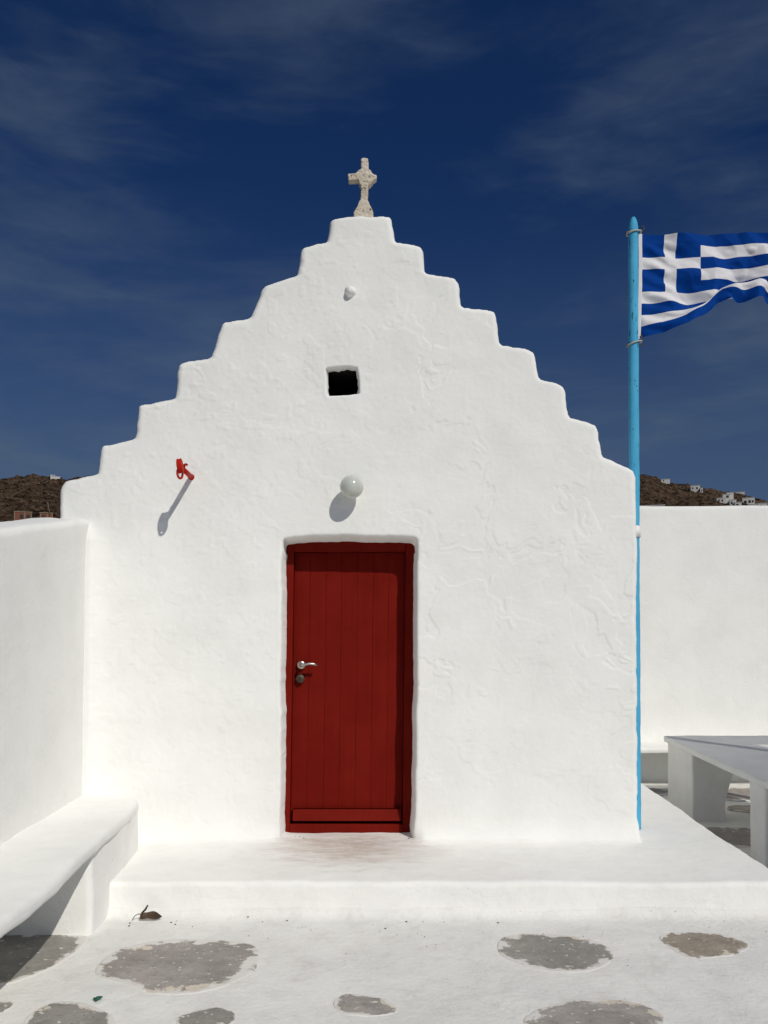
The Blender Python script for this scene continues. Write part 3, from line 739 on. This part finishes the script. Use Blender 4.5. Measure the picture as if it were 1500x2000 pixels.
# ------------------------------------------------------------------ flagpole and flag
YP = 5.94
def pole_x(z): return 1.896 + (z - 0.19) / 4.4 * 0.030
pole = empty('flagpole', (1.896, YP, 0.187))
tag(pole, 'blue painted wooden flagpole at the right corner of the chapel', 'flagpole')
zz = list(np.linspace(0.18, 4.50, 120)) + [4.53, 4.57, 4.60, 4.604]
rad = [0.0385 - 0.003 * z / 4.5 for z in zz[:120]] + [0.036, 0.027, 0.012, 0.004]
V, F = tube([(pole_x(z), YP, z) for z in zz], rad, 20)
V = wobble(V, 0.004, 5); V = wobble(V, 0.002, 30)
V[:, 1] += np.where(V[:, 2] > 4.53, -0.006, 0)
put('pole', V, fixF(F), M_BLUE, pole)
V, F = tube([(pole_x(2.34) , YP, 2.262), (pole_x(2.34), YP, 2.345)], 0.0425, 24); put('clamp_band', V, fixF(F), M_BAND, pole)
V, F = rbox((1.74, YP - 0.028, 2.27), (1.875, YP + 0.028, 2.335), 0.004, 0.05); put('clamp_bracket', V, F, M_BAND, pole)
def tie(zc, tilt, tails):
    pts = []
    for k in range(41):
        a = 2 * math.pi * k / 40 + 0.4
        pts.append((pole_x(zc) + 0.046 * math.cos(a) + (0.012 if math.cos(a) > 0.6 else 0), YP + 0.044 * math.sin(a), zc + tilt * math.cos(a)))
    V, F = tube(pts, 0.0055, 8); put('rope_tie', V, fixF(F), M_ROPE, pole)
    for t in tails:
        V, F = tube(t, 0.004, 8); put('rope_tail', V, fixF(F), M_ROPED, pole)
x0 = pole_x(4.49)
tie(4.487, 0.006, [[(x0 - 0.045, YP - 0.03, 4.487), (x0 - 0.058, YP - 0.03, 4.478), (x0 - 0.062, YP - 0.03, 4.455)],
                   [(x0 + 0.045, YP - 0.02, 4.49), (x0 + 0.065, YP - 0.02, 4.498), (x0 + 0.076, YP - 0.02, 4.512), (x0 + 0.068, YP - 0.02, 4.527), (x0 + 0.052, YP - 0.02, 4.53)]])
x0 = pole_x(3.67)
tie(3.672, 0.016, [[(x0 - 0.044, YP - 0.03, 3.658), (x0 - 0.06, YP - 0.03, 3.655), (x0 - 0.056, YP - 0.03, 3.642)],
                   [(x0 + 0.044, YP - 0.03, 3.69), (x0 + 0.052, YP - 0.03, 3.71), (x0 + 0.048, YP - 0.025, 3.73)],
                   [(x0 + 0.035, YP - 0.035, 3.66), (x0 + 0.052, YP - 0.03, 3.655), (x0 + 0.058, YP - 0.03, 3.645)]])

flag = empty('flag', (2.0, YP, 3.70))
tag(flag, 'blue and white striped flag with white cross, flying from the pole', 'flag')
W, HF = 1.16, 0.765
nx, ny = 27 * 6, 18 * 6
s = np.linspace(0, W, nx + 1); t = np.linspace(0, HF, ny + 1)
Sg, Tg = np.meshgrid(s, t, indexing='ij')
tc_ = np.interp(s, [0, 0.3, 0.5, 0.7, 0.9, 1.16], [0.66, 0.635, 0.60, 0.55, 0.50, 0.47])
wd = np.interp(s, [0, 0.3, 0.55, 0.8, 1.16], [0.14, 0.11, 0.075, 0.075, 0.08])
drop = np.interp(s, [0, 0.14, 0.28, 0.40, 0.48, 0.55, 0.68, 0.83, 0.95, 1.16], [0.765, 0.75, 0.71, 0.635, 0.575, 0.535, 0.545, 0.575, 0.585, 0.60])
bell = np.exp(-((Tg - tc_[:, None]) / wd[:, None]) ** 2)
lo_a, hi_a = np.zeros(nx + 1), np.full(nx + 1, math.pi * 0.95)
for _ in range(30):
    mid_a = (lo_a + hi_a) / 2; dz_ = (np.cos(mid_a[:, None] * bell)).mean(1) * HF
    lo_a = np.where(dz_ > drop, mid_a, lo_a); hi_a = np.where(dz_ > drop, hi_a, mid_a)
phi = lo_a[:, None] * np.exp(-((Tg - tc_[:, None]) / wd[:, None]) ** 2)
dt = t[1]
zf = -np.concatenate([np.zeros((nx + 1, 1)), np.cumsum(np.cos((phi[:, 1:] + phi[:, :-1]) / 2) * dt, 1)], 1)
yf = -np.concatenate([np.zeros((nx + 1, 1)), np.cumsum(np.sin((phi[:, 1:] + phi[:, :-1]) / 2) * dt, 1)], 1)
grow = sstep(0, 0.35, Sg) * (0.35 + 0.65 * sstep(0.0, 0.16, Tg))
yf = yf * 0.8 + 0.026 * np.sin(Sg * 13 - Tg * 7 + 0.6) * grow + 0.016 * np.sin(Sg * 21 + Tg * 15) * grow * sstep(0.1, 0.5, Tg)
yf = yf + 0.010 * np.sin((Tg * 2.2 - Sg) * 26) * np.exp(-((Sg - 0.13) / 0.14) ** 2) * sstep(0.02, 0.1, Tg)
Pfl = np.stack([Sg.ravel() * 4, Tg.ravel() * 6, Sg.ravel() * 0], 1)
yf = yf + 0.02 * fbm(Pfl, 2).reshape(Sg.shape) * grow
yf = yf + 0.035 * np.sin(Sg * 30 + Tg * 9) * sstep(0.42, 0.62, Sg) * sstep(0.45, 0.62, Tg)
tri = lambda q: np.abs((q / math.pi) % 2 - 1) * 2 - 1
wfl = fbm(Pfl * 1.2 + 4, 3).reshape(Sg.shape) * 2.2
yf = yf + 0.019 * tri((Tg * 1.3 - Sg * 0.9) * 17 + 1.0 + wfl) * np.exp(-((Sg - 0.22) / 0.22) ** 2) * sstep(0.0, 0.08, Sg)
yf = yf + 0.022 * tri((Sg + Tg * 0.55) * 13 + 0.4 + wfl) * sstep(0.3, 0.55, Sg) * (0.3 + 0.7 * sstep(0, 0.16, Tg)) + 0.008 * tri((Sg * 1.2 - Tg) * 24 - wfl * 1.5) * sstep(0.2, 0.6, Sg)
zf = zf + 0.014 * np.sin(Sg * 24 + 1.2) * sstep(0.25, 0.5, Sg) * sstep(0.5, 0.765, Tg)
zf = zf + 0.012 * sstep(0, W, Sg) + 0.006 * np.sin(Sg * 9) * grow
xf = Sg * 0.985 - 0.02 * (Tg / HF) ** 2 * (1 - sstep(0, 0.4, Sg))
VFL = np.stack([1.985 + xf, YP - 0.01 + yf, 4.472 + zf], 2).reshape(-1, 3)
i, j = np.meshgrid(np.arange(nx), np.arange(ny), indexing='ij'); i = i.ravel(); j = j.ravel()
FFL = np.stack([i * (ny + 1) + j, (i + 1) * (ny + 1) + j, (i + 1) * (ny + 1) + j + 1, i * (ny + 1) + j + 1], 1)
ui, uj = i // 6, j // 6
white = (uj // 2) % 2 == 1
can = (ui < 10) & (uj < 10)
crossm = ((ui >= 4) & (ui < 6)) | ((uj >= 4) & (uj < 6))
white = np.where(can, crossm, white)
o = put('cloth', VFL, FFL, [M_FBLUE, M_FWHITE], flag, fmat=white.astype(int), recalc=False)
V, F = rbox((1.960, YP - 0.016, 3.70), (1.987, YP - 0.004, 4.474), 0.003, 0.03)
V[:, 0] -= 0.02 * ((4.474 - V[:, 2]) / 0.77) ** 2
put('header_band', wobble(V, 0.003, 8), F, M_FWHITE, flag)

# ------------------------------------------------------------------ wall lamp, bracket
lamp = empty('globe_lamp', (-0.113, YF, 2.48))
tag(lamp, 'round opal glass globe lamp on the wall above the red door', 'lamp')
bm = bmesh.new(); bmesh.ops.create_uvsphere(bm, u_segments=48, v_segments=32, radius=0.079)
V = np.array([v.co[:] for v in bm.verts]) + np.array([-0.113, YF - 0.112, 2.557]); F = [tuple(v.index for v in f.verts) for f in bm.faces]; bm.free()
put('globe', V, F, M_GLOBE, lamp)
V, F = tube([(-0.113, YF + 0.02, 2.557), (-0.113, YF - 0.03, 2.557), (-0.113, YF - 0.046, 2.557)], [0.048, 0.048, 0.042], 32)
put('wall_mount', V, fixF(F), M_BAND, lamp)

br = empty('pulley_bracket', (-1.212, YF, 2.6))
tag(br, 'red iron bracket with a pulley sticking out of the facade at left', 'bracket')
bxx, bz = -1.212, 2.643
V, F = tube([(bxx, YF + 0.03, bz), (bxx, YF - 0.16, bz + 0.002), (bxx, YF - 0.28, bz + 0.004)], [0.017, 0.017, 0.016], 16); put('arm', wobble(V, 0.003, 25), fixF(F), M_HOOK, br)
V, F = tube([(bxx, YF + 0.01, bz), (bxx, YF - 0.006, bz)], 0.021, 20); put('collar', V, fixF(F), M_HOOK, br)
cx_, cy_, cz_ = bxx - 0.004, YF - 0.325, bz + 0.012
axd = Vector((0.985, 0.06, 0.12)).normalized()
cpt = Vector((cx_, cy_, cz_))
V, F = tube([cpt - axd * 0.017, cpt - axd * 0.012, cpt - axd * 0.004, cpt + axd * 0.004, cpt + axd * 0.012, cpt + axd * 0.017], [0.040, 0.050, 0.046, 0.046, 0.050, 0.040], 28)
put('pulley_wheel', V, fixF(F), M_HOOK, br)
lat = Vector((0.45, 0.89, 0)).normalized()
pts = [cpt + lat * (0.026 * math.cos(a)) + Vector((0, 0, -0.046 + 0.034 * math.sin(a))) for a in np.linspace(0, 2 * math.pi, 33)]
V, F = tube(pts, 0.0075, 10); put('shackle', V, fixF(F), M_HOOK, br)
V, F = tube([(bxx + 0.002, YF - 0.24, bz + 0.01), (bxx + 0.006, YF - 0.245, bz + 0.035), (bxx + 0.016, YF - 0.25, bz + 0.040), (bxx + 0.028, YF - 0.25, bz + 0.032)], [0.009, 0.009, 0.008, 0.007], 10); put('catch', V, fixF(F), M_HOOK, br)

# ------------------------------------------------------------------ litter on the ground
lf = empty('dry_leaf', (-1.215, 4.60, 0.02))
tag(lf, 'curled brown dry leaf lying at the foot of the step', 'leaf')
n1, n2 = 25, 13; V = []
for a in np.linspace(0, 1, n1):
    wdt = 0.021 * math.sin(math.pi * min(1, a ** 0.8 * 0.93 + 0.04)) ** 0.7 + 0.002
    for b in np.linspace(-1, 1, n2):
        ribs = 0.003 * math.cos(b * 9) * math.sin(math.pi * a)
        V.append((-1.255 + 0.118 * a, 4.605 + wdt * 0.55 * b + 0.01 * a, 0.020 + wdt * 0.75 * (b + 1) - wdt * 0.5 * (1 - b * b) + ribs * 1.5 + 0.004 * math.sin(a * 9 + b * 2)))
i, j = np.meshgrid(np.arange(n1 - 1), np.arange(n2 - 1), indexing='ij'); i = i.ravel(); j = j.ravel()
put('blade', np.array(V), np.stack([i * n2 + j, (i + 1) * n2 + j, (i + 1) * n2 + j + 1, i * n2 + j + 1], 1), M_LEAF, lf)
V, F = tube([(-1.24, 4.607, 0.040), (-1.262, 4.604, 0.042), (-1.28, 4.60, 0.034), (-1.292, 4.59, 0.016)], [0.003, 0.0024, 0.002, 0.002], 8); put('stem', V, fixF(F), M_STEM, lf)
V, F = tube([(-1.248, 4.61, 0.044), (-1.228, 4.615, 0.062), (-1.216, 4.62, 0.085)], [0.004, 0.006, 0.004], 8); put('curled_tip', V, fixF(F), M_STEM, lf)
bm = bmesh.new(); bmesh.ops.create_icosphere(bm, subdivisions=3, radius=0.014)
V = np.array([v.co[:] for v in bm.verts]); F = [tuple(v.index for v in f.verts) for f in bm.faces]; bm.free()
V = V * (1 + 0.9 * vnoise(V * 90))[:, None]; V[:, 2] = V[:, 2] * 0.35
o = put('crumpled_scrap', V + np.array([-1.17, 3.633, 0.012]), F, M_GREEN, smooth=False)
tag(o, 'tiny crumpled green scrap between the two left paving stones', 'scrap')
rs = np.random.RandomState(3); VF = []
spots = [(-0.669, 4.655), (-0.449, 4.62), (0.207, 4.61), (0.089, 4.50), (0.706, 4.58), (-1.30, 4.57), (-1.29, 4.52), (-1.05, 4.56), (-1.08, 4.59), (0.27, 5.66), (-0.47, 5.70), (-0.50, 5.71), (-0.44, 5.67)]
spots += [(rs.uniform(-1.3, 2.2), 4.62 - abs(rs.normal()) * 0.25) for _ in range(60)]
for q, (x, y) in enumerate(spots):
    V, F = rbox((-1, -1, -1), (1, 1, 1), 0.8, 0.7)
    sz = (0.0032 if q < 13 else rs.uniform(0.0008, 0.0020))
    V = V * (1 + 0.5 * vnoise(V * 1.5 + q * 3.3))[:, None] * sz * np.array([1.4, 1, 0.6])
    z = 0.19 if y > 4.7 else float(ground_z(np.array([x]), np.array([y]))[0]) + 0.003
    VF.append((V + np.array([x, y, z]), F))
put('grit', *join(*VF), M_PEB, kind='stuff')
bpy.data.objects['grit']['label'] = 'scattered dark grit along the foot of the step'

# ------------------------------------------------------------------ far houses
def at_az(a, T):
    Tr = float(skyline(a)); r = RIDGE * min((T / Tr), 1.0) ** (1 / 0.35)
    return r * math.sin(a), r * math.cos(a), 1.6 + T * r, r
def house(name, label, a, T, blocks, mat, wins, group, trim=None):
    x, y, z, r = at_az(a, T)
    e = empty(name, (x, y, z)); tag(e, label, 'house', group)
    ux = np.array([math.cos(a), -math.sin(a), 0]); uy = np.array([math.sin(a), math.cos(a), 0])
    def loc(V): return np.array([x, y, z]) + V[:, :1] * ux + V[:, 1:2] * uy + V[:, 2:] * np.array([0, 0, 1])
    for (x0, x1, y0, y1, z0, z1) in blocks:
        V, F = rbox((x0, y0, z0), (x1, y1, z1), 0.08, 3); put('wall', loc(V), F, mat, e)
        V, F = bx((x0 - 0.15, y0 - 0.15, z1 + 0.01), (x1 + 0.15, y1 + 0.15, z1 + 0.28)); put('roof_slab', loc(V), F, trim or mat, e, smooth=False)
    for (x0, x1, y0, z0, z1) in wins:
        V, F = bx((x0, y0 - 0.04, z0), (x1, y0 + 0.3, z1)); put('window', loc(V), F, M_HDARK, e, smooth=False)
    return e
GW = 'white houses on the far hillside'
house('hill_house', 'white flat roofed house highest on the right hillside', 0.3775, 0.1575,
      [(-3.6, 3.2, 0, 7, -3, 3.4), (3.3, 5.2, -2, 4, -4, 1.0), (-4.6, -3.7, 1, 5, -3, 2.2)], M_HWHITE,
      [(-2.6, -1.6, 0, 0.8, 2.2), (0.4, 1.6, 0, 0.6, 2.2), (4.0, 4.7, -2, -1.6, -0.2)], GW)
house('hill_house', 'white stepped house cluster low on the right hillside', 0.4107, 0.1425,
      [(-7, -1.2, 0, 7, -4, 2.6), (-3.2, 1.6, 2, 8, -1, 5.2), (1.0, 5.2, -2, 5, -5, 0.6), (4.2, 8.4, -3, 3, -6, -1.4), (-0.8, 3.6, 5, 9, 2, 6.6)], M_HWHITE,
      [(-6, -5, 0, 0.2, 1.6), (-4, -3, 0, 0.2, 1.6), (-1.0, 0.6, 2, 2.9, 4.4), (1.9, 3.0, -2, -2.2, -0.6), (5.2, 6.6, -3, -4, -2.4)], GW)
house('hill_house', 'white house with arched openings near the right edge of the hillside', 0.4323, 0.1385,
      [(-4.4, 3.4, 0, 6, -4, 4.2), (-2, 5, -3, 1, -6, -0.8)], M_HWHITE,
      [(-3.4, -1.6, 0, 0.6, 2.4), (-0.6, 1.0, 0, 0.6, 2.6), (1.6, 2.8, 0, 0.8, 2.4)], GW)
house('hill_house', 'small white house at the far right end of the hillside', 0.4455, 0.1335,
      [(-3, 3, 0, 6, -4, 3.0)], M_HWHITE, [(-1.6, -0.4, 0, 0.6, 1.8)], GW)
house('hill_house', 'tiny white house just below the right ridge line', 0.3456, 0.1695,
      [(-3.5, 3.5, 0, 6, -4, 1.6)], M_HWHITE, [(-2, -1, 0, 0, 1)], GW)
house('hill_house', 'pale flat house on the ridge behind the stepped cluster', 0.421, 0.1500,
      [(-5, 5, 0, 6, -4, 1.6)], M_HWHITE, [(-2, -1, 0, 0.2, 1)], GW)
house('hill_house', 'white house on the left ridge line beside the chapel', -0.363, 0.1735,
      [(-4.0, -0.5, 0, 7, -4, 1.2), (-0.4, 3.5, 1, 6, -4, 0.2)], M_HWHITE, [(-2.4, -1.4, 0, 0.1, 1.0)], GW)
house('hill_house', 'low white building row right behind the top of the right wall', 0.3247, 0.1385,
      [(-6, 7, 0, 5, -4, 1.2)], M_HWHITE, [(-4, -3, 0, -0.4, 0.6)], GW)
GB = 'unfinished brick houses below the left hill'
for a, lab, w in ((-0.3966, 'unfinished brick house with two window holes above the left wall', 2.6), (-0.3722, 'unfinished brick house with a leaning pole above the left wall', 1.9)):
    e = house('brick_house', lab, a, 0.1245, [(-w, w, 0, 5, -4, 1.9)], M_BRICK,
              [(-w * 0.35, w * 0.05, 0, -0.1, 1.2), (w * 0.4, w * 0.8, 0, 0.0, 1.2)] if w > 2 else [(-w * 0.7, -w * 0.2, 0, -0.9, 1.3)], GB, M_CONC)
    x, y, z, r = at_az(a, 0.1245)
    for xx in (-w, w - 0.25, w * 0.15):
        V, F = bx((xx, -0.06, -4), (xx + 0.25, 0.2, 1.9))
        V = np.array([x, y, z]) + V[:, :1] * np.array([math.cos(a), -math.sin(a), 0]) + V[:, 1:2] * np.array([math.sin(a), math.cos(a), 0]) + V[:, 2:] * np.array([0, 0, 1])
        put('concrete_column', V, F, M_CONC, e, smooth=False)
    if w < 2:
        V, F = tube([(x + 1.4, y - 0.5, z + 1.5), (x + 0.9, y - 0.5, z + 3.4), (x + 0.5, y - 0.4, z + 5.4)], 0.09, 8); put('leaning_pole', V, fixF(F), M_CONC, e)
    else:
        V, F = bx((-1, 0, 0), (0, 1, 1))
